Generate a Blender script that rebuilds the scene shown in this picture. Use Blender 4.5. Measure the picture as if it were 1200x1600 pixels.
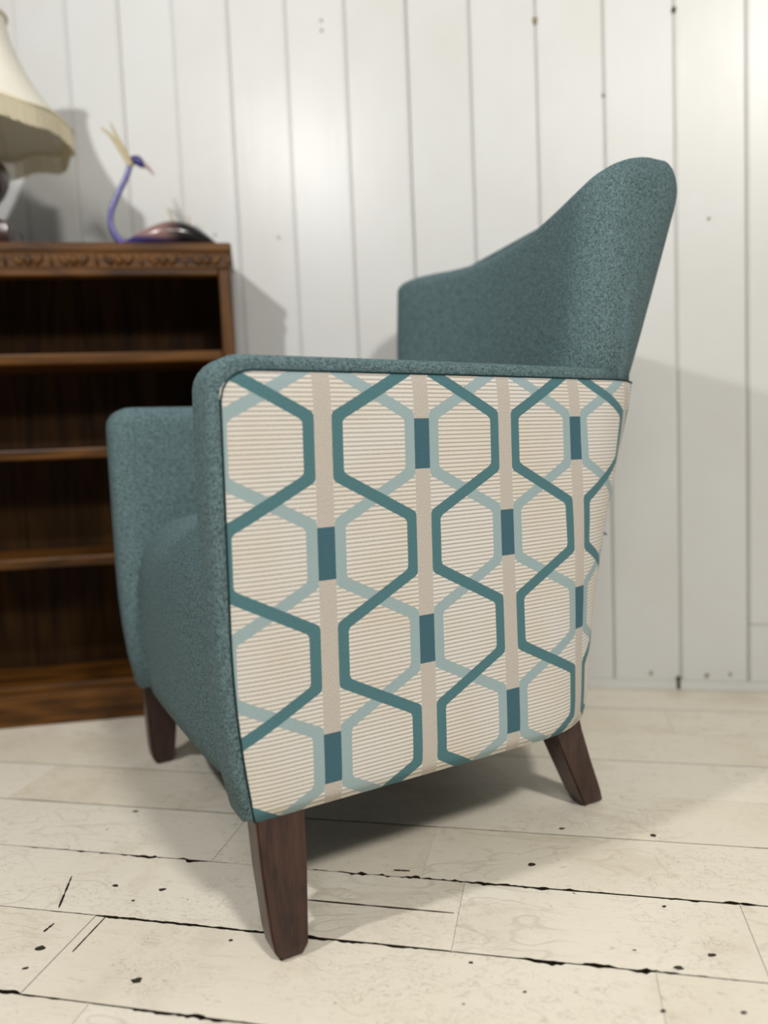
import bpy, bmesh, math, random
from mathutils import Vector, Matrix
from math import sin, cos, radians, pi, sqrt
random.seed(7)
for o in list(bpy.data.objects): bpy.data.objects.remove(o)
scn = bpy.context.scene
COL = scn.collection

# ------------------------------------------------------------------ camera
YAW, PITCH, ROLL, CAMH, FPX = radians(12.5), radians(4.5), radians(2.35), .52, 1202.
_z = Vector((0, 0, 1)); _fw = Vector((-sin(YAW), cos(YAW), 0)); _rt = Vector((cos(YAW), sin(YAW), 0))
_f = _fw*cos(PITCH) - _z*sin(PITCH); _u = _fw*sin(PITCH) + _z*cos(PITCH)
_r = _rt*cos(ROLL) - _u*sin(ROLL); _u = _u*cos(ROLL) + _rt*sin(ROLL)
cam_d = bpy.data.cameras.new('camera'); cam = bpy.data.objects.new('camera', cam_d); COL.objects.link(cam)
M = Matrix((_r, _u, -_f)).transposed().to_4x4(); M.translation = (0, 0, CAMH); cam.matrix_world = M
cam_d.sensor_fit = 'VERTICAL'; cam_d.sensor_height = 36.; cam_d.lens = FPX/1600*36.
cam_d.clip_start = .02
cam_d.dof.use_dof = True; cam_d.dof.focus_distance = .90; cam_d.dof.aperture_fstop = 1.9
scn.camera = cam

# ------------------------------------------------------------------ light
def srgb(h, k=1.):
    h = h.lstrip('#'); out = []
    for i in (0, 2, 4):
        c = int(h[i:i+2], 16)/255
        out.append((c/12.92 if c <= .04045 else ((c+.055)/1.055)**2.4)*k)
    return tuple(out) + (1.,)
wd = bpy.data.worlds.new('room_air'); scn.world = wd; wd.use_nodes = True
bg = wd.node_tree.nodes['Background']; bg.inputs[0].default_value = (1., .99, .98, 1); bg.inputs[1].default_value = .10
def lamp(name, kind, loc, energy, col, size, target=None, **kw):
    d = bpy.data.lights.new(name, kind); d.energy = energy; d.color = col
    if kind == 'AREA': d.shape = 'DISK'; d.size = size
    else: d.shadow_soft_size = size
    for k, v in kw.items(): setattr(d, k, v)
    o = bpy.data.objects.new(name, d); COL.objects.link(o); o.location = loc
    if target: o.rotation_euler = (Vector(target)-Vector(loc)).to_track_quat('-Z', 'Y').to_euler()
    return o
lamp('key_lamp', 'POINT', (-.99, .076, 1.76), 43, (1., .98, .95), .03)
lamp('ceiling_spot', 'AREA', (1.15, -.9, 2.35), 40, (1., .96, .89), .30, (-.1, .9, .3))
lamp('rear_fill', 'AREA', (.3, -1.6, 2.5), 17, (1., .96, .9), .9, (-.2, 1., .4))  # added soft fill from behind the camera, lifts the shadows
scn.view_settings.view_transform = 'Standard'; scn.view_settings.look = 'None'
scn.view_settings.gamma = 1.; scn.view_settings.use_curve_mapping = False
scn.view_settings.exposure = .33

# ------------------------------------------------------------------ material helpers
class NT:
    def __init__(s, name, rough=.6, spec=.5):
        s.m = bpy.data.materials.new(name); s.m.use_nodes = True
        s.t = s.m.node_tree; s.b = s.t.nodes['Principled BSDF']
        s.b.inputs['Roughness'].default_value = rough; s.b.inputs['Specular IOR Level'].default_value = spec
    def n(s, typ, **kw):
        nd = s.t.nodes.new(typ)
        for k, v in kw.items(): setattr(nd, k, v)
        return nd
    def put(s, sock, v):
        if isinstance(v, bpy.types.NodeSocket): s.t.links.new(v, sock)
        elif v is not None: sock.default_value = v
    def math(s, op, a, b=None, c=None, clamp=False):
        nd = s.n('ShaderNodeMath', operation=op); nd.use_clamp = clamp
        for i, v in enumerate((a, b, c)): s.put(nd.inputs[i], v)
        return nd.outputs[0]
    def ramp(s, f, a, b, lo=0., hi=1.):
        nd = s.n('ShaderNodeMapRange'); nd.interpolation_type = 'SMOOTHSTEP'
        for i, v in enumerate((f, a, b, lo, hi)): s.put(nd.inputs[i], v)
        return nd.outputs[0]
    def mix(s, f, a, b, blend='MIX'):
        nd = s.n('ShaderNodeMix', data_type='RGBA', blend_type=blend)
        s.put(nd.inputs[0], f); s.put(nd.inputs[6], a); s.put(nd.inputs[7], b)
        return nd.outputs[2]
    def obj(s): return s.n('ShaderNodeTexCoord').outputs['Object']
    def mapv(s, vec, scale=(1, 1, 1), rot=(0, 0, 0), loc=(0, 0, 0)):
        nd = s.n('ShaderNodeMapping'); s.put(nd.inputs[0], vec)
        nd.inputs[1].default_value = loc; nd.inputs[2].default_value = rot; nd.inputs[3].default_value = scale
        return nd.outputs[0]
    def noise(s, vec, scale, detail=2., rough=.5, dist=0.):
        nd = s.n('ShaderNodeTexNoise'); s.put(nd.inputs['Vector'], vec)
        nd.inputs['Scale'].default_value = scale; nd.inputs['Detail'].default_value = detail
        nd.inputs['Roughness'].default_value = rough; nd.inputs['Distortion'].default_value = dist
        return nd.outputs[0]
    def bump(s, h, strength=.3, dist=.001):
        nd = s.n('ShaderNodeBump'); nd.inputs['Strength'].default_value = strength; nd.inputs['Distance'].default_value = dist
        s.put(nd.inputs['Height'], h); s.t.links.new(nd.outputs[0], s.b.inputs['Normal'])
    def col(s, c): s.put(s.b.inputs['Base Color'], c); return s
    def shift(s, vec):
        """offset the texture per object"""
        r = s.n('ShaderNodeObjectInfo').outputs['Random']
        v = s.n('ShaderNodeVectorMath', operation='SCALE'); v.inputs[0].default_value = (37., 11., 23.); s.put(v.inputs['Scale'], r)
        a = s.n('ShaderNodeVectorMath', operation='ADD'); s.put(a.inputs[0], vec); s.put(a.inputs[1], v.outputs[0])
        return a.outputs[0], r

def mat_plain(name, hexc, rough=.6, spec=.4, var=.12, scale=60, metallic=0.):
    t = NT(name, rough, spec); f = t.noise(t.obj(), scale, 4, .6)
    t.col(t.mix(f, srgb(hexc, 1-var*1.4), srgb(hexc, 1+var))); t.b.inputs['Metallic'].default_value = metallic
    t.bump(f, .15, .001); return t.m

def mat_teal():
    t = NT('teal_wool', .9, .25); o = t.obj()
    a = t.noise(o, 900, 2, .6); b = t.noise(t.mapv(o, (1, 1, .28)), 760, 2, .6); c = t.noise(t.mapv(o, (.3, .3, 1)), 760, 2, .6)
    w = t.math('ADD', t.math('MULTIPLY', a, .5), t.math('MULTIPLY', t.math('ADD', b, c), .25))
    f = t.ramp(w, .40, .60)
    big = t.noise(o, 7, 2)
    c1 = t.mix(f, srgb('#293b3f'), srgb('#738b8f'))
    t.col(t.mix(t.math('MULTIPLY', big, .22), c1, srgb('#4e686f')))
    t.bump(w, .5, .0012); return t.m

def mat_pattern():
    """woven ogee trellis; UV in metres (arc length round the chair, height)"""
    t = NT('trellis_weave', .75, .3)
    uv = t.n('ShaderNodeUVMap').outputs[0]
    sp = t.n('ShaderNodeSeparateXYZ'); t.put(sp.inputs[0], uv); x, z = sp.outputs[0], sp.outputs[1]
    P, R, o, w, h, hs = .1228, .1095, .0165, .0128, .031, .0100
    jag = t.math('MULTIPLY', t.math('SUBTRACT', t.noise(uv, 1400, 1), .5), .0012)
    xa = t.math('ADD', t.math('DIVIDE', t.math('SUBTRACT', x, .0875), P), 20.)
    ra = t.math('ADD', t.math('DIVIDE', t.math('SUBTRACT', .527, z), R), 20.5)      # row 20 centred at z=.527
    k = t.math('FLOOR', xa); rr = t.math('FLOOR', ra)
    fu = t.math('MULTIPLY', t.math('FRACT', xa), P)
    fr = t.math('ABSOLUTE', t.math('MULTIPLY', t.math('SUBTRACT', t.math('FRACT', ra), .5), R))
    par = t.math('FLOORED_MODULO', t.math('ADD', k, rr), 2.)
    fm = t.math('SUBTRACT', P, fu)
    dk = t.math('ADD', t.math('MULTIPLY', fu, t.math('SUBTRACT', 1., par)), t.math('MULTIPLY', fm, par))   # distance from the strip the dark line hugs
    lt = t.math('SUBTRACT', P, dk)
    sl = (P/2-o)/(R/2-h); cf = 1/sqrt(1+sl*sl)
    def line(c):
        d1 = t.math('SUBTRACT', c, o)
        dx = t.math('ADD', t.math('MULTIPLY', t.math('SUBTRACT', fr, h), sl), o)
        d2 = t.math('MULTIPLY', t.math('SUBTRACT', c, dx), cf)
        d = t.math('ABSOLUTE', t.math('SMOOTH_MIN', d1, d2, .006))
        return t.math('LESS_THAN', t.math('ADD', d, jag), w/2)
    dark, light = line(dk), line(lt)
    strip = t.math('LESS_THAN', t.math('MINIMUM', fu, fm), hs)
    block = t.math('MULTIPLY', t.math('LESS_THAN', lt, hs+.001), t.math('LESS_THAN', fr, .0275))
    # horizontal ribbed ground: fine dashed brown threads on cream
    ph = t.math('FRACT', t.math('DIVIDE', z, .0046))
    rib = t.math('LESS_THAN', t.math('ABSOLUTE', t.math('SUBTRACT', ph, .5)), .19)
    dash = t.ramp(t.noise(t.mapv(uv, (1, 2.2, 1)), 900, 1), .36, .56)
    ribm = t.math('MULTIPLY', rib, t.math('ADD', .18, t.math('MULTIPLY', dash, .6)))
    big = t.noise(uv, 9, 2); fine = t.noise(uv, 1100, 2, .7)
    cream = t.mix(t.ramp(big, .35, .7), srgb('#dedbd6'), srgb('#dcd5c9'))
    ground = t.mix(ribm, cream, srgb('#827a74'))
    twill = t.mix(t.ramp(fine, .35, .65), srgb('#a79f97'), srgb('#d2ccc3'))
    c = t.mix(strip, ground, twill)
    c = t.mix(block, c, t.mix(t.ramp(fine, .3, .7), srgb('#2c505e'), srgb('#4d7482')))
    c = t.mix(light, c, t.mix(t.ramp(fine, .3, .7), srgb('#8aa0a5'), srgb('#a6babe')))
    c = t.mix(dark, c, t.mix(t.ramp(fine, .3, .7), srgb('#3a636b'), srgb('#5c868e')))
    t.col(c)
    hgt = t.math('ADD', t.math('MULTIPLY', t.math('MAXIMUM', dark, light), .8), t.math('MULTIPLY', t.math('SUBTRACT', 1., rib), .35))
    t.bump(t.math('ADD', hgt, t.math('MULTIPLY', fine, .4)), .35, .0008)
    return t.m

def mat_wood(name, dark, lightc, rough=.35, axis=0, scale=1., spec=.5, coat=0.):
    t = NT(name, rough, spec); o, r = t.shift(t.obj())
    sc = [60*scale]*3; sc[axis] = 4*scale
    g = t.noise(t.mapv(o, tuple(sc)), 1., 5, .65, .4)
    sc2 = [9*scale]*3; sc2[axis] = 1.6*scale
    fig = t.noise(t.mapv(o, tuple(sc2)), 1.3, 2, .5, .6)
    rings = t.math('PINGPONG', t.math('MULTIPLY', fig, 9.), 1.)
    f = t.math('ADD', t.math('MULTIPLY', t.ramp(g, .3, .7), .55), t.math('MULTIPLY', rings, .4))
    t.col(t.mix(f, srgb(dark), srgb(lightc))); t.bump(g, .25, .0012)
    t.b.inputs['Coat Weight'].default_value = coat; t.b.inputs['Coat Roughness'].default_value = .15
    return t.m

def mat_floor():
    t = NT('painted_floorboard', .42, .45); o, r = t.shift(t.obj())
    st = t.noise(o, 2.3, 4, .6); st2 = t.noise(o, 7, 5, .65)
    base = t.mix(t.ramp(st, .35, .72), srgb('#efe8d9'), srgb('#e8dfcc'))
    base = t.mix(t.math('MULTIPLY', t.ramp(st2, .5, .75), .30), base, srgb('#b8a88c'))
    # growth-ring relief showing through the paint, in patches
    warp = t.noise(t.mapv(o, (7, 15, 1)), 1., 2, .5, .5)
    ring = t.ramp(t.math('PINGPONG', t.math('MULTIPLY', warp, 13.), 1.), .0, .32)
    mask = t.ramp(t.noise(o, 3.4, 1), .53, .66)
    grain = t.noise(t.mapv(o, (9, 130, 1)), 1., 5, .7, .3)
    lines = t.math('MULTIPLY', t.math('SUBTRACT', 1., ring), mask)
    base = t.mix(t.math('MULTIPLY', lines, .22), base, srgb('#a3947b'))
    base = t.mix(t.math('MULTIPLY', t.ramp(grain, .56, .74), .22), base, srgb('#a69880'))
    # hair-fine squiggles left by the brush and old scratches
    sq = t.math('ABSOLUTE', t.math('SUBTRACT', t.noise(t.mapv(o, (26, 48, 1)), 1., 4, .62, 1.4), .5))
    sqm = t.math('MULTIPLY', t.math('SUBTRACT', 1., t.ramp(sq, .004, .016)), t.ramp(t.noise(o, 9, 2), .42, .6))
    base = t.mix(t.math('MULTIPLY', sqm, .38), base, srgb('#a89a80'))
    # fine scuffs and bare flecks
    scr = t.noise(t.mapv(o, (38, 95, 1)), 1., 6, .8, 2.2)
    base = t.mix(t.math('MULTIPLY', t.ramp(scr, .57, .68), .5), base, srgb('#8f836f'))
    fl = t.noise(o, 46, 3, .75, .6)
    base = t.mix(t.ramp(fl, .735, .75), base, srgb('#4a4038'))
    t.col(base)
    t.b.inputs['Roughness'].default_value = .42
    t.bump(t.math('ADD', t.math('MULTIPLY', lines, -.7), t.math('ADD', scr, t.math('MULTIPLY', st2, .5))), .30, .0012)
    return t.m

def mat_wall():
    t = NT('painted_wall_board', .34, .40); o, r = t.shift(t.obj())
    a = t.noise(t.mapv(o, (30, 1, 3)), 1., 4, .6); b = t.noise(o, 4, 4, .6)
    c = t.mix(t.ramp(b, .3, .75), srgb('#d5d7d7'), srgb('#d0d0cd'))
    c = t.mix(t.math('MULTIPLY', r, .35), c, srgb('#d8dad9'))
    sc = t.noise(t.mapv(o, (14, 1, 9)), 1., 5, .75, 1.)
    c = t.mix(t.math('MULTIPLY', t.ramp(sc, .64, .75), .25), c, srgb('#b4aea3'))
    t.col(c); t.bump(t.math('ADD', a, t.math('MULTIPLY', b, 1.5)), .16, .003)
    return t.m

MT = dict(
    teal=mat_teal(), pattern=mat_pattern(), floor=mat_floor(), wall=mat_wall(),
    seam=mat_plain('seam_shade', '#1f3538', .9, .2),  # dark tone standing for the shade in the seam
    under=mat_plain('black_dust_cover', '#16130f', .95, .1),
    leg=mat_wood('dark_wenge_leg', '#22120e', '#4a2e25', .38, 2, 2.5),
    oak=mat_wood('dark_oak', '#221305', '#744a1a', .42, 0, 1., .25, .0),
    oakv=mat_wood('dark_oak_upright', '#221305', '#744a1a', .42, 2, 1., .25, .0),
    oakb=mat_wood('shaded_oak_backboard', '#160a03', '#38230a', .7, 2, .8, .12),  # oak darkened, shade inside the shelves put into the colour
    gap=mat_plain('dark_gap', '#2a221b', .95, .1, .4),
    wallgap=mat_plain('paint_filled_gap', '#8d8881', .9, .1, .2),
    nail=mat_plain('rusty_nail_head', '#362f29', .7, .4, .4, 300),
    stain=mat_plain('knot_stain', '#8d7f68', .7, .3, .3, 200),
    shade=mat_plain('cream_silk', '#d9d6c9', .75, .3, .05, 40),
    fringe=mat_plain('cream_fringe', '#d4cbb2', .85, .2, .1, 300),
    mahog=mat_wood('dark_mahogany', '#150806', '#3a1a14', .2, 2, 2., .6, .5),
    horn=mat_plain('pale_horn_bristle', '#b5a988', .6, .4, .15, 90),
    violet=mat_plain('violet_glaze', '#4b478f', .25, .6, .2, 30),
    navy=mat_plain('navy_glaze', '#23206e', .25, .6, .2, 30),
    beak=mat_plain('pinkish_beak', '#a58f86', .5, .4, .1, 60),
    eye=mat_plain('black_eye', '#0a0a0c', .15, .6, 0, 10),
)
def mat_bird():
    t = NT('bird_body_glaze', .22, .6); s = t.n('ShaderNodeSeparateXYZ'); t.put(s.inputs[0], t.obj())
    f = t.math('ADD', s.outputs[0], t.math('MULTIPLY', t.math('SUBTRACT', t.noise(t.obj(), 25, 3), .5), .03))
    c = t.mix(t.ramp(f, -.03, .035), srgb('#8a6a66'), srgb('#141316'))
    lo = t.ramp(t.math('ADD', s.outputs[2], t.math('MULTIPLY', s.outputs[0], .12)), .004, .016)
    t.col(t.mix(lo, srgb('#2b2866'), c)); return t.m
MT['bird'] = mat_bird()

# ------------------------------------------------------------------ mesh helpers
def link(name, me, mat, parent=None, smooth=False):
    if mat: me.materials.append(MT[mat])
    if smooth:
        for p in me.polygons: p.use_smooth = True
    o = bpy.data.objects.new(name, me); COL.objects.link(o); o.parent = parent
    return o
def build(name, verts, faces, mat, parent=None, smooth=False, uvs=None):
    me = bpy.data.meshes.new(name); me.from_pydata([tuple(v) for v in verts], [], faces); me.update()
    if uvs is not None:
        l = me.uv_layers.new(name='UVMap')
        for lp in me.loops: l.data[lp.index].uv = uvs[lp.vertex_index]
    bm = bmesh.new(); bm.from_mesh(me); bmesh.ops.recalc_face_normals(bm, faces=bm.faces); bm.to_mesh(me); bm.free()
    return link(name, me, mat, parent, smooth)
def from_bm(name, bm, mat, parent=None, smooth=False):
    bmesh.ops.recalc_face_normals(bm, faces=bm.faces)
    me = bpy.data.meshes.new(name); bm.to_mesh(me); bm.free(); return link(name, me, mat, parent, smooth)
def box_bm(x0, x1, y0, y1, z0, z1, bev=0., seg=2, bm=None):
    own = bm is None
    if own: bm = bmesh.new()
    r = bmesh.ops.create_cube(bm, size=1.); vs = r['verts']
    for v in vs: v.co = Vector(((x0+x1)/2+v.co.x*(x1-x0), (y0+y1)/2+v.co.y*(y1-y0), (z0+z1)/2+v.co.z*(z1-z0)))
    if bev: bmesh.ops.bevel(bm, geom=list({e for v in vs for e in v.link_edges}), offset=bev, segments=seg, affect='EDGES', profile=.5)
    return bm
def box(name, dims, mat, parent=None, bev=.002, seg=1): return from_bm(name, box_bm(*dims, bev=bev, seg=seg), mat, parent, seg > 2)
def lathe(name, prof, mat, parent=None, n=40):
    vs, fs = [], []
    for r, z in prof:
        for i in range(n): a = 2*pi*i/n; vs.append((r*cos(a), r*sin(a), z))
    for j in range(len(prof)-1):
        for i in range(n): fs.append((j*n+i, j*n+(i+1) % n, (j+1)*n+(i+1) % n, (j+1)*n+i))
    fs.append(tuple(range(n))); fs.append(tuple(range((len(prof)-1)*n, len(prof)*n)))
    return build(name, vs, fs, mat, parent, True)
def catmull(pts, n=8):
    P = [Vector(p) for p in pts]; P = [P[0]*2-P[1]] + P + [P[-1]*2-P[-2]]; out = []
    for i in range(1, len(P)-2):
        for k in range(n):
            t = k/n; a, b, c, d = P[i-1:i+3]
            out.append(.5*((2*b)+(c-a)*t+(2*a-5*b+4*c-d)*t*t+(3*b-a-3*c+d)*t**3))
    out.append(P[-2]); return out
def tube(name, pts, radii, mat, parent=None, n=8, flat=1.):
    vs, fs = [], []; m = len(pts); up = Vector((0, .3, 1)).normalized()
    for i, p in enumerate(pts):
        d = (Vector(pts[min(i+1, m-1)])-Vector(pts[max(i-1, 0)])).normalized()
        a = d.cross(up); a = a.normalized() if a.length > 1e-4 else Vector((1, 0, 0)); b = d.cross(a).normalized()
        r = radii[i] if hasattr(radii, '__len__') else radii
        for k in range(n): q = 2*pi*k/n; vs.append(Vector(p)+a*(r*flat*cos(q))+b*(r*sin(q)))
    for i in range(m-1):
        for k in range(n): fs.append((i*n+k, i*n+(k+1) % n, (i+1)*n+(k+1) % n, (i+1)*n+k))
    fs.append(tuple(range(n))); fs.append(tuple(range((m-1)*n, m*n)))
    return build(name, vs, fs, mat, parent, True)
def empty(name, loc=(0, 0, 0), rz=0., label=None, cat=None, group=None):
    o = bpy.data.objects.new(name, None); COL.objects.link(o); o.location = loc; o.rotation_euler.z = rz
    o.empty_display_size = .1
    if label: o['label'] = label; o['category'] = cat
    if group: o['group'] = group
    return o

# ------------------------------------------------------------------ the floor: painted boards laid along the wall
XL, XR, WY = -4.0, 3.4, 1.657
floor = box('floor', (XL, XR, -1.7, WY+.05, -.06, -.014), 'gap'); floor['kind'] = 'structure'
floor['label'] = 'cream painted wide plank floor with dark open joints'
PW = .1295
WORN = [(-.36, .02, .886, .0034), (.0, .06, .886, .0015), (.06, .22, .886, .0030), (-.04, .12, .7535, .0034), (.12, .3, .7535, .0016), (-.72, -.5, .886, .0026), (-.5, -.42, .886, .0034), (-.5, -.28, .624, .0022), (-.62, -.5, .624, .0014), (-.34, .0, .7535, .0012), (-.52, -.3, .7535, .0012)]
def ragged(a, b, rnd, y, step):
    """how far a board edge is worn back at each point along it"""
    n = max(2, int((b-a)/step)); out = []; w = 0.
    for i in range(n+1):
        x = a+(b-a)*i/n; w = .72*w+rnd.gauss(0, .5); d = (.00025+.0006*max(0, w)*(.5+.5*sin(x*17+y*40)) if y < 1.05 else .0003 if y < 1.2 else .0001)
        for xa, xb, yy, amp in WORN:
            if abs(yy-y) < .004 and xa < x < xb: d += .0003+1.0*amp*max(0, w-.1)*min(1, (x-xa)/.02, (xb-x)/.02)
        out.append((x, min(d, .0065)))
    return out
def plank(x0, x1, y0, y1, rnd, dz):
    """a board with slightly ragged worn long edges"""
    near_frame = y1 > .5 and x1 > -1.3 and x0 < .6
    st = .0045 if near_frame and y0 < 1. else .03 if near_frame else .3
    lo, hi = ragged(x0, x1, rnd, y0, st), ragged(x0, x1, rnd, y1, st)
    g = .00015; rim = []
    for i, (x, d) in enumerate(lo): rim.append((x, y0+g+d))
    for x, d in reversed(hi): rim.append((x, y1-g-d))
    rim[0] = (x0+g, y0+g); rim[len(lo)-1] = (x1-g, y0+g); rim[len(lo)] = (x1-g, y1-g); rim[-1] = (x0+g, y1-g)
    vs = [(x, y, dz) for x, y in rim]+[(x, y, -.013) for x, y in rim]; n = len(rim)
    fs = [tuple(range(n))]+[(i, (i+1) % n, n+(i+1) % n, n+i) for i in range(n)]
    ob = build('plank', vs, fs, 'floor', floor); ob.data.materials.append(MT['gap'])
    for p in ob.data.polygons: p.material_index = 0 if p.normal.z > .5 else 1
    return ob
JOINTS = {0: [-.527, .087], 1: [-.115, .192], 2: [-.444, -.168], 3: [-.85, .32], 4: [-.3, .5], 5: [-.05], 6: [.2, -.9], -1: [-.45, .3], -2: [-.6, .2]}
rnd = random.Random(3)
for row in range(-18, 8):
    y0 = .624+row*PW+.0004*row; y1 = y0+PW
    if row == 7: y1 = WY+.004
    js = sorted([XL, XR]+[x for x in JOINTS.get(row, [rnd.uniform(-1.5, 1.5)])]+[-1.75+.35*sin(row*2.3), 1.4+.4*cos(row*1.7)])
    for a, b in zip(js[:-1], js[1:]):
        plank(a, b, y0, y1, rnd, rnd.uniform(-.0006, .0004) if row < 7 else 0)
# chips, screw heads and knot holes set in the boards
def disc(name, x, y, r, mat, parent, z=.0008, n=10, sx=1., sy=1., rot=0., rough=.0, plane='xy'):
    rr = random.Random(int(x*9e3)+int(y*7e3)); vs = []
    for top in (1, 0):
        rr2 = random.Random(int(x*9e3)+int(y*7e3))
        for k in range(n):
            a = 2*pi*k/n; q = r*(1+rough*rr2.uniform(-1, 1))
            px, py = q*cos(a)*sx, q*sin(a)*sy
            X, Y = px*cos(rot)-py*sin(rot), px*sin(rot)+py*cos(rot)
            vs.append((x+X, y+Y, z-(0 if top else .002)) if plane == 'xy' else (x+X, WY-z+(0 if top else .002), y+Y))
    fs = [tuple(range(n)), tuple(range(2*n-1, n-1, -1))]+[(i, (i+1) % n, n+(i+1) % n, n+i) for i in range(n)]
    return build(name, vs, fs, mat, parent)
NAILS = [(-.553, .69, .0045), (-.421, .66, .0042), (-.538, .813, .0033), (-.476, .814, .0034), (-.547, .658, .0026), (-.352, .735, .0016), (.118, 1.028, .0042), (-.037, .934, .0042), (.001, 1.031, .0032), (.11, .763, .0036), (.145, .788, .0032), (.11, .867, .0018),
         (-.093, .739, .0018), (-.038, .705, .0014), (.087, .70, .0022), (.157, .709, .0026), (-.499, .787, .0016), (-.62, 1.0, .003)]
for x, y, r in NAILS: disc('nail_head', x, y, r, 'nail', floor, .0006, 9, 1.25, .8, .3, .3)
for (ax, ay, bx, by, w) in ((-.568, .716, -.566, .732, .0016), (-.293, .819, -.12, .819, .0012), (-.58, .760, -.607, .825, .0014), (-.514, .69, -.514, .752, .0005), (-.205, .897, -.185, .898, .0010)):
    d = Vector((bx-ax, by-ay, 0)); nrm = Vector((-d.y, d.x, 0)).normalized(); cr = random.Random(5); vs = []
    for top in (1, 0):
        cr = random.Random(5); pts = []
        for i in range(15):
            q = Vector((ax, ay, 0))+d*i/14; ww = w*cr.uniform(.25, 1.)*(.2 if i in (0, 14) else 1); pts.append((q+nrm*ww, q-nrm*ww))
        for q in [p[0] for p in pts]+[p[1] for p in reversed(pts)]: vs.append((q.x, q.y, .0008 if top else -.001))
    n = 30
    build('crack', vs, [tuple(range(n)), tuple(range(2*n-1, n-1, -1))]+[(i, (i+1) % n, n+(i+1) % n, n+i) for i in range(n)], 'nail', floor)

# ------------------------------------------------------------------ the wall: painted vertical boards
WH = 2.6
wall = box('wall_back', (XL, XR, WY+.005, WY+.08, -.05, WH), 'wallgap', None, 0); wall['kind'] = 'structure'
wall['label'] = 'white painted vertical plank wall'
BP = .1315
def wall_board(x0, x1, z0, z1, y, g):
    bm = box_bm(x0+g, x1-g, y, WY+.02, z0, z1)
    es = [e for e in bm.edges if all(abs(v.co.y-y) < 1e-5 for v in e.verts) and abs(e.verts[0].co.z-e.verts[1].co.z) > .1]
    bmesh.ops.bevel(bm, geom=es, offset=.0035, segments=2, affect='EDGES')
    return from_bm('wall_board', bm, 'wall', wall)
wr = random.Random(5)
i0 = int((XL+.015)/BP)-1
for i in range(i0, int(XR/BP)+1):
    x0 = -.015+i*BP; x1 = x0+BP
    y = WY+wr.choice((-.0012, 0, .0014))
    g = {0: .0012, 3: .0014, 2: .0015, -2: .0016, 1: .0006, -3: .0010, -4: .0012, -6: .0014, -1: .0004, -5: .0004}.get(i, .0008)
    if i == 3:
        wall_board(x0, x1, .021, .139, y, g); wall_board(x0, x1, .1405, WH, y, g)
    else: wall_board(x0, x1, .021, WH, y, g)
skirt = box('baseboard_back', (XL, XR, WY-.0045, WY+.02, .0, .0205), 'wall', None, .002); skirt['kind'] = 'structure'
for x, zz, r in ((-.015, 1.372, .006), (.249, 1.352, .0045), (.14, .905, .003), (-.58, 1.0, .003), (-.73, 1.02, .0035), (-.46, 1.44, .003), (-.46, 1.42, .003), (.31, .95, .0025), (.115, 1.21, .003), (.19, .035, .004), (.30, .033, .004), (.345, .036, .003), (.06, .04, .003)):
    disc('nail_hole', x, zz, r, 'stain' if r > .0055 else 'nail' if zz > 1.3 and r > .004 else 'stain', wall, .0016, 10, 1, 1, 0, .2, 'xz')
box('knot_slot', (.2405, .2475, WY-.0065, WY+.01, .004, .030), 'nail', wall, .001)

# ------------------------------------------------------------------ the armchair
ANG = radians(40.5)
chair = empty('armchair', (-.305, .708, 0), ANG, 'teal wool tub armchair with geometric trellis fabric round its outside and dark wooden legs', 'armchair')
ZB, ZT, WID = .15, .603, .605
def rake(z):
    t = (z-ZB)/(ZT-ZB)
    return max(t, 0)**1.65 if t <= 1 else 1+(t-1)*.98
def ufront(z): return -.017*(1-(1-min(1, max(0, (z-ZB)/.2)))**2)
def flare(z): return min(max((z-ZB)/(ZT-ZB), 0), 1.12)
def plan(z, n_side=34, n_arc=16, n_back=10, inset=0., u_start=None):
    """outer plan outline at height z: near side from the front, round the back, far side to the front -> [(u,v)]"""
    q = rake(z); fl = flare(z)
    uc = .374+.126*q; R = .175-.015*q; v0 = .010+.020*q
    uf = ufront(z) if u_start is None else u_start; vf = -.022*fl
    pts = []
    for i in range(n_side):
        t = (i/n_side)**1.6; u = uf+(uc-uf)*t
        pts.append((u, vf+(v0-vf)*(t**1.35)))
    for i in range(n_arc):
        a = (pi/2)*i/n_arc; pts.append((uc+R*sin(a), v0+R*(1-cos(a))))
    vb0, vb1 = v0+R, WID-v0-R
    for i in range(n_back+1): pts.append((uc+R, vb0+(vb1-vb0)*i/n_back))
    near = pts[:n_side+n_arc]
    pts += [(u, WID-v) for u, v in reversed(near)]
    if inset:
        out = []
        for i, p in enumerate(pts):
            a = Vector(pts[max(i-1, 0)]); b = Vector(pts[min(i+1, len(pts)-1)]); d = (b-a).normalized()
            out.append((p[0]-d.y*inset, p[1]+d.x*inset))
        pts = out
    return pts
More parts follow.
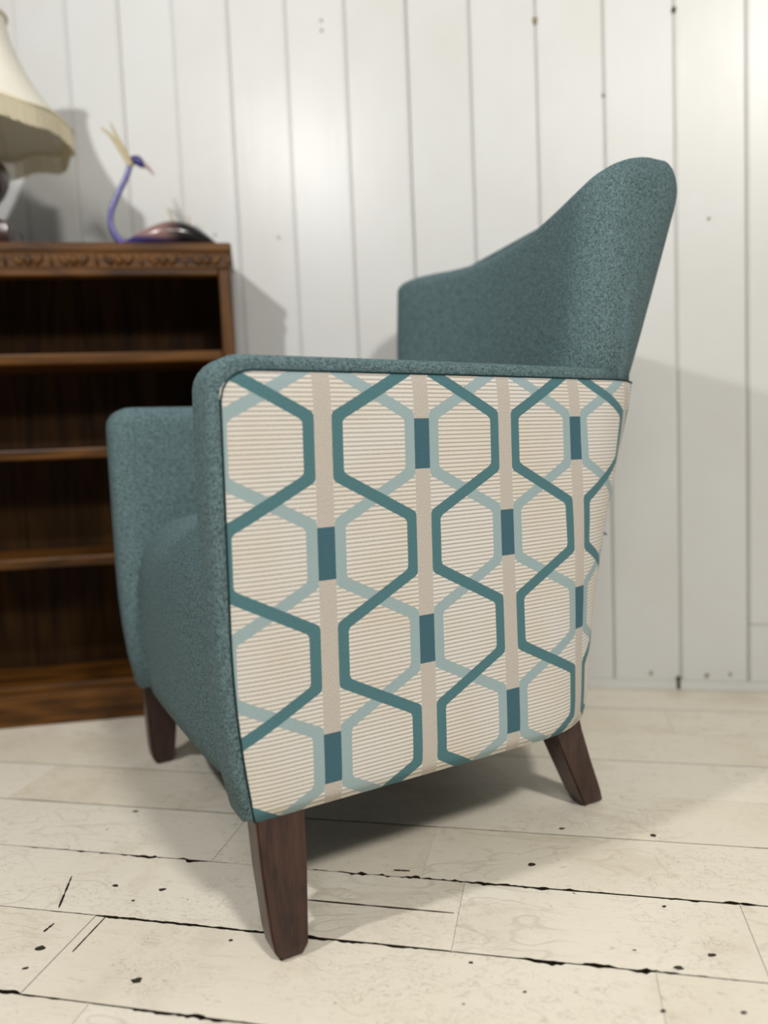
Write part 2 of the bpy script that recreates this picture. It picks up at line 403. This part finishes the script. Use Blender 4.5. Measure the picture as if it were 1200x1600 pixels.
# outer fabric wrap
mid = plan(.38); arc = [0.]
for a, b in zip(mid[:-1], mid[1:]): arc.append(arc[-1]+(Vector(a)-Vector(b)).length)
NA = len(mid); NZ = 40
def puff(s, z):
    e = min(min(s, arc[-1]-s), z-ZB+.002, ZT-z+.002)
    e = max(0, min(1, e/.045)); return .0012+.0042*(1-(1-e)**2)
vs, uvs, fs = [], [], []
CR = .028
for j in range(NZ+1):
    t = j/NZ; z = ZB+(ZT-ZB)*t
    curl = max(0, (.012-(z-ZB))/.012)
    pl0 = plan(z); az = [pl0[0][0]]
    for a_, b_ in zip(pl0[:-1], pl0[1:]): az.append(az[-1]+(Vector(a_)-Vector(b_)).length)
    for i, (u, v) in enumerate(pl0):
        a = Vector(pl0[max(i-1, 0)]); b = Vector(pl0[min(i+1, NA-1)]); d = (b-a).normalized()
        off = puff(arc[i], z)-.002*curl*curl
        # rounded top front corners
        zz = z
        s = min(arc[i], arc[-1]-arc[i])
        if s < CR:
            lim = ZT-CR+sqrt(max(0, CR*CR-(CR-s)**2)); zz = min(z, lim)
        fw_ = max(0., min(1., (arc[i]/arc[-1]-.62)/.1))*flare(z)
        vs.append((u+d.y*off, v-d.x*off-.016*fw_, zz-.002*curl-.011*fw_)); uvs.append((az[i], zz))
for j in range(NZ):
    for i in range(NA-1): fs.append((j*NA+i, j*NA+i+1, (j+1)*NA+i+1, (j+1)*NA+i))
wrap = build('outer_fabric_wrap', vs, fs, 'pattern', chair, True, uvs)
wrap['label'] = 'cream ribbed fabric woven with teal and pale blue hexagon trellis'
sol = wrap.modifiers.new('thickness', 'SOLIDIFY'); sol.thickness = .002; sol.offset = -1
# seam round the wrap, its shade put in as a dark tube: front edge, over the corner, along the arm
def near_edge(mirror):
    p = []
    for j in range(0, NZ+1, 2):
        p.append(Vector(vs[j*NA+(NA-1 if mirror else 0)]))
    top = [Vector(vs[NZ*NA+(NA-1-i if mirror else i)]) for i in range(1, 49)]
    return p+top
for mir in (False, True): tube('seam_shade_line', near_edge(mir), .0011, 'seam', wrap, 6)
# underside
pb = plan(ZB+.004, inset=.004)
build('dust_cover', [(max(u, .045), v, ZB+.003) for u, v in pb]+[(max(u, .045), v, ZB+.03) for u, v in pb], [tuple(range(NA)), tuple(range(2*NA-1, NA-1, -1))]+[(i, (i+1) % NA, NA+(i+1) % NA, NA+i) for i in range(NA)], 'under', chair)
# arms: padded slabs whose outer face follows the plan
TA = .080
def vout(u, z):
    q = rake(z); fl = flare(z); uc = .374+.126*q; v0 = .010+.020*q; uf = ufront(z); vf = -.022*fl
    t = max(0., min(1., (u-uf)/(uc-uf))); R = .175-.015*q; a = math.asin(max(0., min(.95, (u-uc)/R)))
    return vf+(v0-vf)*t**1.35+R*(1-cos(a))
def arm(mirror):
    bm = bmesh.new(); U0, U1 = -.012, .55
    box_bm(U0, U1, 0, TA, ZB-.002, .619, bm=bm)
    def sel(f): return [e for e in bm.edges if f(e)]
    near = lambda e, ax, val: all(abs(v.co[ax]-val) < 1e-5 for v in e.verts)
    bmesh.ops.bevel(bm, geom=[e for e in bm.edges if near(e, 0, U0) and (near(e, 2, .619) or near(e, 1, TA)) or (near(e, 1, TA) and (near(e, 2, .619) or near(e, 2, ZB-.002)))], offset=.030, segments=6, affect='EDGES', profile=.5)
    bmesh.ops.bevel(bm, geom=[e for e in bm.edges if e.is_valid and near(e, 1, 0) and (near(e, 2, .619) or near(e, 0, U0) or near(e, 2, ZB-.002) or e.verts[0].co.x < U0+.031 and e.verts[1].co.x < U0+.031)], offset=.011, segments=4, affect='EDGES', profile=.5)
    for ax, cuts in ((0, [U0+.05+.04*k for k in range(12)]), (2, [.2+.05*k for k in range(8)])):
        for c in cuts:
            no = [0, 0, 0]; no[ax] = 1; co = [0, 0, 0]; co[ax] = c
            bmesh.ops.bisect_plane(bm, geom=bm.verts[:]+bm.edges[:]+bm.faces[:], plane_co=co, plane_no=no)
    for v in bm.verts:
        u, w, z = v.co; f = flare(z)
        uu = u+(ufront(z)+.002)*max(0, 1-(u-U0)/.2)
        q_ = rake(z); ue = .374+.126*q_+.09; tt = max(0, (u-.2)/(U1-.2)); uu += (ue-U1)*tt
        # gentle pillow on the front face
        if u < U0+.02: uu -= .004*max(0, 1-abs((w-TA/2)/(TA/2))**2)*min(1, (z-ZB)/.05, (.625-z)/.05)
        vv = w+vout(uu, z)
        v.co = (uu, WID-.016*f-vv if mirror else vv, z-(.011*f if mirror else 0))
    return from_bm('arm', bm, 'teal', chair, True)
arm(False); arm(True)
# seat: crowned cushion with a rolled front that runs down to the base rail
NU, NV = 30, 26; vs2, fs2 = [], []
va, vb = .068, WID-.068
prof = []
ZS = .432
for i in range(9): prof.append((-.004-.006*sin(pi*i/9*.9), .163+(ZS-.075-.163)*i/8))
for i in range(1, 9): a = (pi/2)*i/8; prof.append((-.006+.06*(1-cos(a)), ZS-.075+.075*sin(a)))
for i in range(1, 14): prof.append((.054+.49*i/13, ZS+.0))
prof = [(.06, .158), (.015, .158)]+prof
for (u, z) in prof:
    for k in range(NV+1):
        w = k/NV; s = 2*w-1; v = va+(vb-va)*w
        edge = 1-abs(s)**2.6
        top = min(1, max(0, (z-.22)/.2))
        drop = (1-abs(s)**8)
        inside = min(1, max(0, (u-.0)/.12))
        zz = z+top*(.020*edge*inside-.030*(1-edge)*(.4+.6*inside)) - (.012*(1-drop) if u > 0 and z > .4 else 0)
        uu = u-.004*edge*(1-top*.3)+.012*(1-drop)
        vs2.append((uu, v, zz))
for j in range(len(prof)-1):
    for k in range(NV): a = j*(NV+1)+k; fs2.append((a, a+1, a+NV+2, a+NV+1))
build('seat', vs2, fs2, 'teal', chair, True)
# back: a curved padded shell with a swept crest
def lerp_tab(tab, x):
    if x <= tab[0][0]: return tab[0][1]
    for (a, b), (c, d) in zip(tab[:-1], tab[1:]):
        if x <= c:
            t = (x-a)/(c-a); return b+(d-b)*t
    return tab[-1][1]
def smooth_tab(tab):
    return [(p.x, p.y) for p in catmull([(a, b, 0) for a, b in tab], 12)]
CREST = smooth_tab([(.01, .918), (.05, .910), (.11, .889), (.17, .871), (.25, .855), (.34, .848), (.42, .852), (.49, .860), (.535, .857), (.563, .842)])
def back_loop(z, nn=120):
    """closed plan outline of the back cushion at height z, with the spine point of each outline point"""
    q = rake(z); tau = max(0., (z-.603)/.29); low = 1. if z < .603 else 0.
    ur = .374+.126*q+.175-.015*q if low else .66+.047*tau
    R = .175-.015*q if low else .16-.100*min(1, tau); v0 = .010+.020*min(1, q)+(.014 if low else .004-.010*min(1, tau)**.6)
    ur -= .014 if low else .004
    uf = .490+.036*tau-(.09*(1-q) if low else 0); RF = .052
    FAR = 0. if low else .038*min(1, tau)**.6; v1 = WID-v0+FAR
    du_ = uf+RF-(ur-R); th = math.asin(max(0., min(.95, du_/(R-RF)))); cn = v0+R-(R-RF)*cos(th); cf_ = WID-cn+FAR
    P = []
    def arc_(cu, cv, r, a0, a1, n):
        for i in range(n+1): a = a0+(a1-a0)*i/n; P.append(Vector((cu+r*cos(a), cv+r*sin(a))))
    arc_(uf+RF, cn, RF, pi, 1.5*pi+th, 8)
    arc_(ur-R, v0+R, R, 1.5*pi+th, 2*pi, 12)
    for i in range(1, 14): P.append(Vector((ur, v0+R+(v1-v0-2*R)*i/14)))
    arc_(ur-R, v1-R, R, 0, .5*pi-th, 12)
    arc_(uf+RF, cf_, RF, .5*pi-th, pi, 8)
    for i in range(1, 28):
        w = i/28; P.append(Vector((uf+.030*sin(pi*w)**1.2, cf_+(cn-cf_)*w)))
    out = []
    for p in P:
        vs_ = min(max(p.y, v0+.022), v1-.04); um = (uf+.055+ur)/2
        out.append((p, Vector((um, vs_))))
    return out
ZL, RT = .40, .033; NB = len(back_loop(.5)); vs3, fs3 = [], []
rings = [('s', j/18) for j in range(19)]+[('r', pi/2*j/8) for j in range(1, 9)]
for kind, t in rings:
    base = back_loop(.6)
    for i in range(NB):
        zc = lerp_tab(CREST, base[i][0].y)
        z = ZL+(zc-RT-ZL)*t if kind == 's' else zc-RT+RT*sin(t)
        p, sp_ = back_loop(z)[i]
        if kind == 'r':      # roll over to the crest line, front and rear meeting at the same height
            ys = [a_.y for a_, _ in back_loop(.88)]; ya, yb = min(ys)+.022, max(ys)-.04
            zs = lerp_tab(CREST, .064+(.523-.064)*(sp_.y-ya)/(yb-ya)); k_ = 1-cos(t)
            z += (zs-zc)*k_; p = p.lerp(sp_, k_)
        vs3.append((p.x, p.y, z))
for j in range(len(rings)-1):
    for i in range(NB): fs3.append((j*NB+i, j*NB+(i+1) % NB, (j+1)*NB+(i+1) % NB, (j+1)*NB+i))
fs3 += [tuple(range(NB)), tuple(range((len(rings)-1)*NB, len(rings)*NB))]
build('backrest', vs3, fs3, 'teal', chair, True)
# legs
def leg(levels, name='leg'):
    vs_, fs_ = [], []
    for (u0, u1, v0, v1, z) in levels:
        vs_ += [(u0, v0, z), (u1, v0, z), (u1, v1, z), (u0, v1, z)]
    for j in range(len(levels)-1):
        for k in range(4): fs_.append((j*4+k, j*4+(k+1) % 4, j*4+4+(k+1) % 4, j*4+4+k))
    fs_ += [(0, 1, 2, 3), tuple(range(len(levels)*4-4, len(levels)*4))]
    bm = bmesh.new(); me = bpy.data.meshes.new('t'); me.from_pydata(vs_, [], fs_); bm.from_mesh(me); bpy.data.meshes.remove(me)
    es = [e for e in bm.edges if abs(e.verts[0].co.z-e.verts[1].co.z) > .004]
    bmesh.ops.bevel(bm, geom=es, offset=.0022, segments=2, affect='EDGES')
    return from_bm(name, bm, 'leg', chair)
fl_ = [(.001, .056, .002, .036, .158), (.003, .053, -.005, .029, .09), (.007, .048, -.012, .021, .028), (.010, .0465, -.014, .019, .011), (.015, .042, -.013, .017, .003), (.020, .037, -.010, .014, .0)]
leg(fl_); leg([(a, b, WID-d, WID-c, z) for a, b, c, d, z in fl_])
rl_ = [(.436, .488, .064, .105, .165), (.452, .500, .066, .107, .12), (.476, .519, .070, .108, .07), (.500, .539, .073, .108, .02), (.509, .545, .076, .107, .004), (.513, .542, .08, .104, .0)]
leg(rl_); leg([(a, b, WID-d, WID-c, z) for a, b, c, d, z in rl_])

# ------------------------------------------------------------------ the bookcase
BA = math.atan2(.37, .929); BW, BD, BH = .94, .182, .948
bc = empty('bookcase', (-.623, 1.478, 0), BA, 'dark oak open bookcase with carved frieze and three shelves', 'bookcase')
# local x runs left (negative) from the right front corner, y back
box('top_board', (-BW-.004, .004, -.006, BD, .930, BH), 'oak', bc, .004, 2)
box('side_panel', (-.024, 0, 0, BD, 0, .930), 'oakv', bc, .002)
box('side_panel', (-BW, -BW+.024, 0, BD, 0, .930), 'oakv', bc, .002)
fr = box('frieze', (-BW+.002, -.002, -.003, .022, .898, .930), 'oak', bc, .001)
box('frieze_rail', (-BW+.024, -.024, -.004, .026, .884, .899), 'oak', bc, .003, 2)
for zt in (.738, .552, .337): box('shelf', (-BW+.024, -.024, .006, BD-.008, zt-.021, zt), 'oak', bc, .004, 2)
box('bottom_shelf', (-BW+.024, -.024, .010, BD-.008, .060, .078), 'oak', bc, .003)
box('plinth', (-BW+.0, -.0, -.004, .016, 0, .066), 'oak', bc, .003, 2)
nb = 6; wbk = (BW-.048)/nb
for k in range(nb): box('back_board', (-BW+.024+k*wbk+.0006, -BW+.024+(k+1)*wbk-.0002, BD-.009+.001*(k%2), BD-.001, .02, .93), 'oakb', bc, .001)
box('light_stop_sheet', (-BW+.01, -.01, BD-.003, BD, .01, .94), 'under', bc, 0)  # added sheet, blocks light leaking between the back boards
# carved lunettes: a raised leaf pair, a bud and a gouged bar between
def blob(name, cx, cz, rx, rz, rot, mat, parent, ry=.005, y=-.0035):
    bm = bmesh.new(); bmesh.ops.create_uvsphere(bm, u_segments=10, v_segments=6, radius=1.)
    for v in bm.verts:
        a = v.co.x*rx*(1-.35*v.co.z); b = v.co.z*rz
        v.co = (cx+a*cos(rot)-b*sin(rot), y+v.co.y*ry, cz+a*sin(rot)+b*cos(rot))
    return from_bm(name, bm, mat, parent, True)
k = 0; xx = -.045
while xx > -BW+.04:
    blob('carved_leaf', xx-.020, .914, .0065, .0125, .75, 'oak', fr); blob('carved_leaf', xx+.020, .914, .0065, .0125, -.75, 'oak', fr)
    blob('carved_bud', xx, .914, .0085, .0105, 0, 'oak', fr, .006); blob('carved_bar', xx+.042, .914, .0035, .0125, 0.15, 'oak', fr, .005)
    xx -= .084
box('frieze_bead', (-BW+.004, -.004, -.005, 0, .9265, .930), 'oak', fr, .001); box('frieze_bead', (-BW+.004, -.004, -.005, 0, .8985, .9015), 'oak', fr, .001)

# ------------------------------------------------------------------ the lamp
def on_bc(x, y, z):
    return (-.623+x*cos(BA)-y*sin(BA), 1.478+x*sin(BA)+y*cos(BA), z)
lampo = empty('table_lamp', on_bc(-.468, .066, BH), BA, 'table lamp with cream fringed bell shade and dark turned wooden base on the bookcase', 'lamp')
box('foot', (-.052, .052, -.052, .052, 0, .046), 'mahog', lampo, .006, 3)
lathe('stem', [(.034, .044), (.040, .050), (.030, .060), (.016, .066), (.014, .080), (.022, .092), (.034, .108), (.043, .128), (.046, .146), (.040, .166), (.024, .182), (.014, .190), (.018, .198), (.012, .206), (.010, .235), (.015, .242), (.015, .256), (.009, .264), (.009, .30)], 'mahog', lampo, 32)
# bell shade: eight gently bowed panels, dropped corners and a deep fringe
def shade_r(a, t):
    """t 0 bottom .. 1 top"""
    r = .060+.108*(1-t)**1.75
    m = ((a/(pi/4)) % 1.)-.5
    return r*(1-.055*(cos(pi*m))**2*(.4+.6*(1-t)))
NAa = 96; NT_ = 18; vs4, fs4 = [], []; Z0, Z1 = .236, .450
def zrim(a): m = ((a/(pi/4)) % 1.)-.5; return .010*cos(pi*m)**2
for j in range(NT_+1):
    t = j/NT_
    for i in range(NAa):
        a = 2*pi*i/NAa; r = shade_r(a, t); vs4.append((r*cos(a), r*sin(a), Z0+(Z1-Z0)*t+zrim(a)*(1-t)))
for j in range(NT_):
    for i in range(NAa): fs4.append((j*NAa+i, j*NAa+(i+1) % NAa, (j+1)*NAa+(i+1) % NAa, (j+1)*NAa+i))
sh = build('lamp_shade', vs4, fs4, 'shade', lampo, True)
so = sh.modifiers.new('thickness', 'SOLIDIFY'); so.thickness = .002
for name, t, rr_ in (('top_braid', 1., .004), ('bottom_braid', .0, .0045)):
    pts = []
    for i in range(NAa+1):
        a = 2*pi*i/NAa; r = shade_r(a, t)+.001; pts.append((r*cos(a), r*sin(a), Z0+(Z1-Z0)*t+zrim(a)*(1-t)))
    tube(name, pts, rr_, 'fringe', sh, 6)
fv, ff = [], []
NF = 360
for i in range(NF):      # the fringe: uncountable short threads
    a = 2*pi*i/NF; r = shade_r(a, 0)+.002+random.uniform(-.001, .001); w = 2*pi*r/NF*.43; zt = Z0+zrim(a); zb = zt-.040+random.uniform(-.002, .002)
    c, s_ = cos(a), sin(a); b0 = len(fv)
    for (rr_, ww, zz) in ((r, w, zt), (r+.003, w, zb)):
        for q in range(4):
            an = pi/4+pi/2*q; fv.append(((rr_+cos(an)*w)*c-sin(an)*ww*s_, (rr_+cos(an)*w)*s_+sin(an)*ww*c, zz))
    for q in range(4): ff.append((b0+q, b0+(q+1) % 4, b0+4+(q+1) % 4, b0+4+q))
    ff.append((b0+4, b0+5, b0+6, b0+7))
frg = build('fringe', fv, ff, 'fringe', sh); frg['kind'] = 'stuff'
for i in range(8):       # panel ribs of the wire frame inside the shade
    a = pi/4*i; tube('frame_rib', [((shade_r(a, t)-.003)*cos(a), (shade_r(a, t)-.003)*sin(a), Z0+(Z1-Z0)*t+zrim(a)*(1-t)) for t in [k/10 for k in range(11)]], .0013, 'fringe', sh, 6)
tube('shade_gallery', [(-.06, 0, .44), (0, 0, .30), (.06, 0, .44)], .002, 'mahog', lampo, 6)

# ------------------------------------------------------------------ the bird ornament
bird = empty('bird_ornament', on_bc(-.117, .052, BH), BA, 'crested bird ornament with slim violet neck and dark teardrop body on the bookcase', 'ornament')
bird.scale = (.93, 1., 1.18)
# body: teardrop lying on the shelf, x to the right (tail)
def body():
    vs_, fs_ = [], []; n = 20; m = 22
    for j in range(m+1):
        t = j/m; x = -.125+.235*t
        top = .046*(sin(pi*min(1, t**1.25)*.98)**1.0)*(1-.0*t)+.004*(1-t)
        hw = .034*sin(pi*min(1, t**1.1))**.9+.003
        zc = top*.5; rz = max(.002, top*.5)
        for k_ in range(n):
            a = 2*pi*k_/n; vs_.append((x, hw*cos(a), zc+rz*sin(a)))
    for j in range(m):
        for k_ in range(n): fs_.append((j*n+k_, j*n+(k_+1) % n, (j+1)*n+(k_+1) % n, (j+1)*n+k_))
    fs_ += [tuple(range(n)), tuple(range(m*n, (m+1)*n))]
    return build('body', vs_, fs_, 'bird', bird, True)
body()
nk = catmull([(-.085, 0, .006), (-.105, 0, .012), (-.122, 0, .035), (-.122, 0, .062), (-.105, 0, .092), (-.085, 0, .122), (-.076, 0, .140)], 7)
tube('neck', nk, [.0085-.0028*min(1, i/25) for i in range(len(nk))], 'violet', bird, 10)
hd = blob('head', -.058, .148, .0165, .0085, -.45, 'navy', bird, .009, 0)
tube('beak', catmull([(-.048, 0, .144), (-.037, 0, .136), (-.026, 0, .125)], 4), [.0048, .0046, .0042, .0038, .0034, .003, .0024, .0016, .0008], 'beak', bird, 8)
for sy in (-1, 1): blob('eye', -.053, .150, .002, .002, 0, 'eye', hd, .002, sy*.0078)
for (tx, tz, ty) in ((-.130, .200, -.006), (-.112, .212, .004)):
    pc = catmull([(-.072, ty*.2, .140), (-.074+(tx+.074)*.3, ty*.4, .163), (-.074+(tx+.074)*.68, ty*.7, .188), (tx, ty, tz)], 6)
    tube('crest_plume', pc, [.0062*(1-i/(len(pc)-1))**.7+.0014 for i in range(len(pc))], 'horn', bird, 8, .6)
for (bx_, tx, tz) in ((.012, -.006, .074), (.042, .040, .062)):
    tube('back_plume', catmull([(bx_, .008, .040), ((bx_+tx)/2, .010, (.042+tz)/2), (tx, .012, tz)], 4), [.003, .003, .0028, .0026, .0024, .002, .0016, .0012, .0006], 'horn', bird, 6)
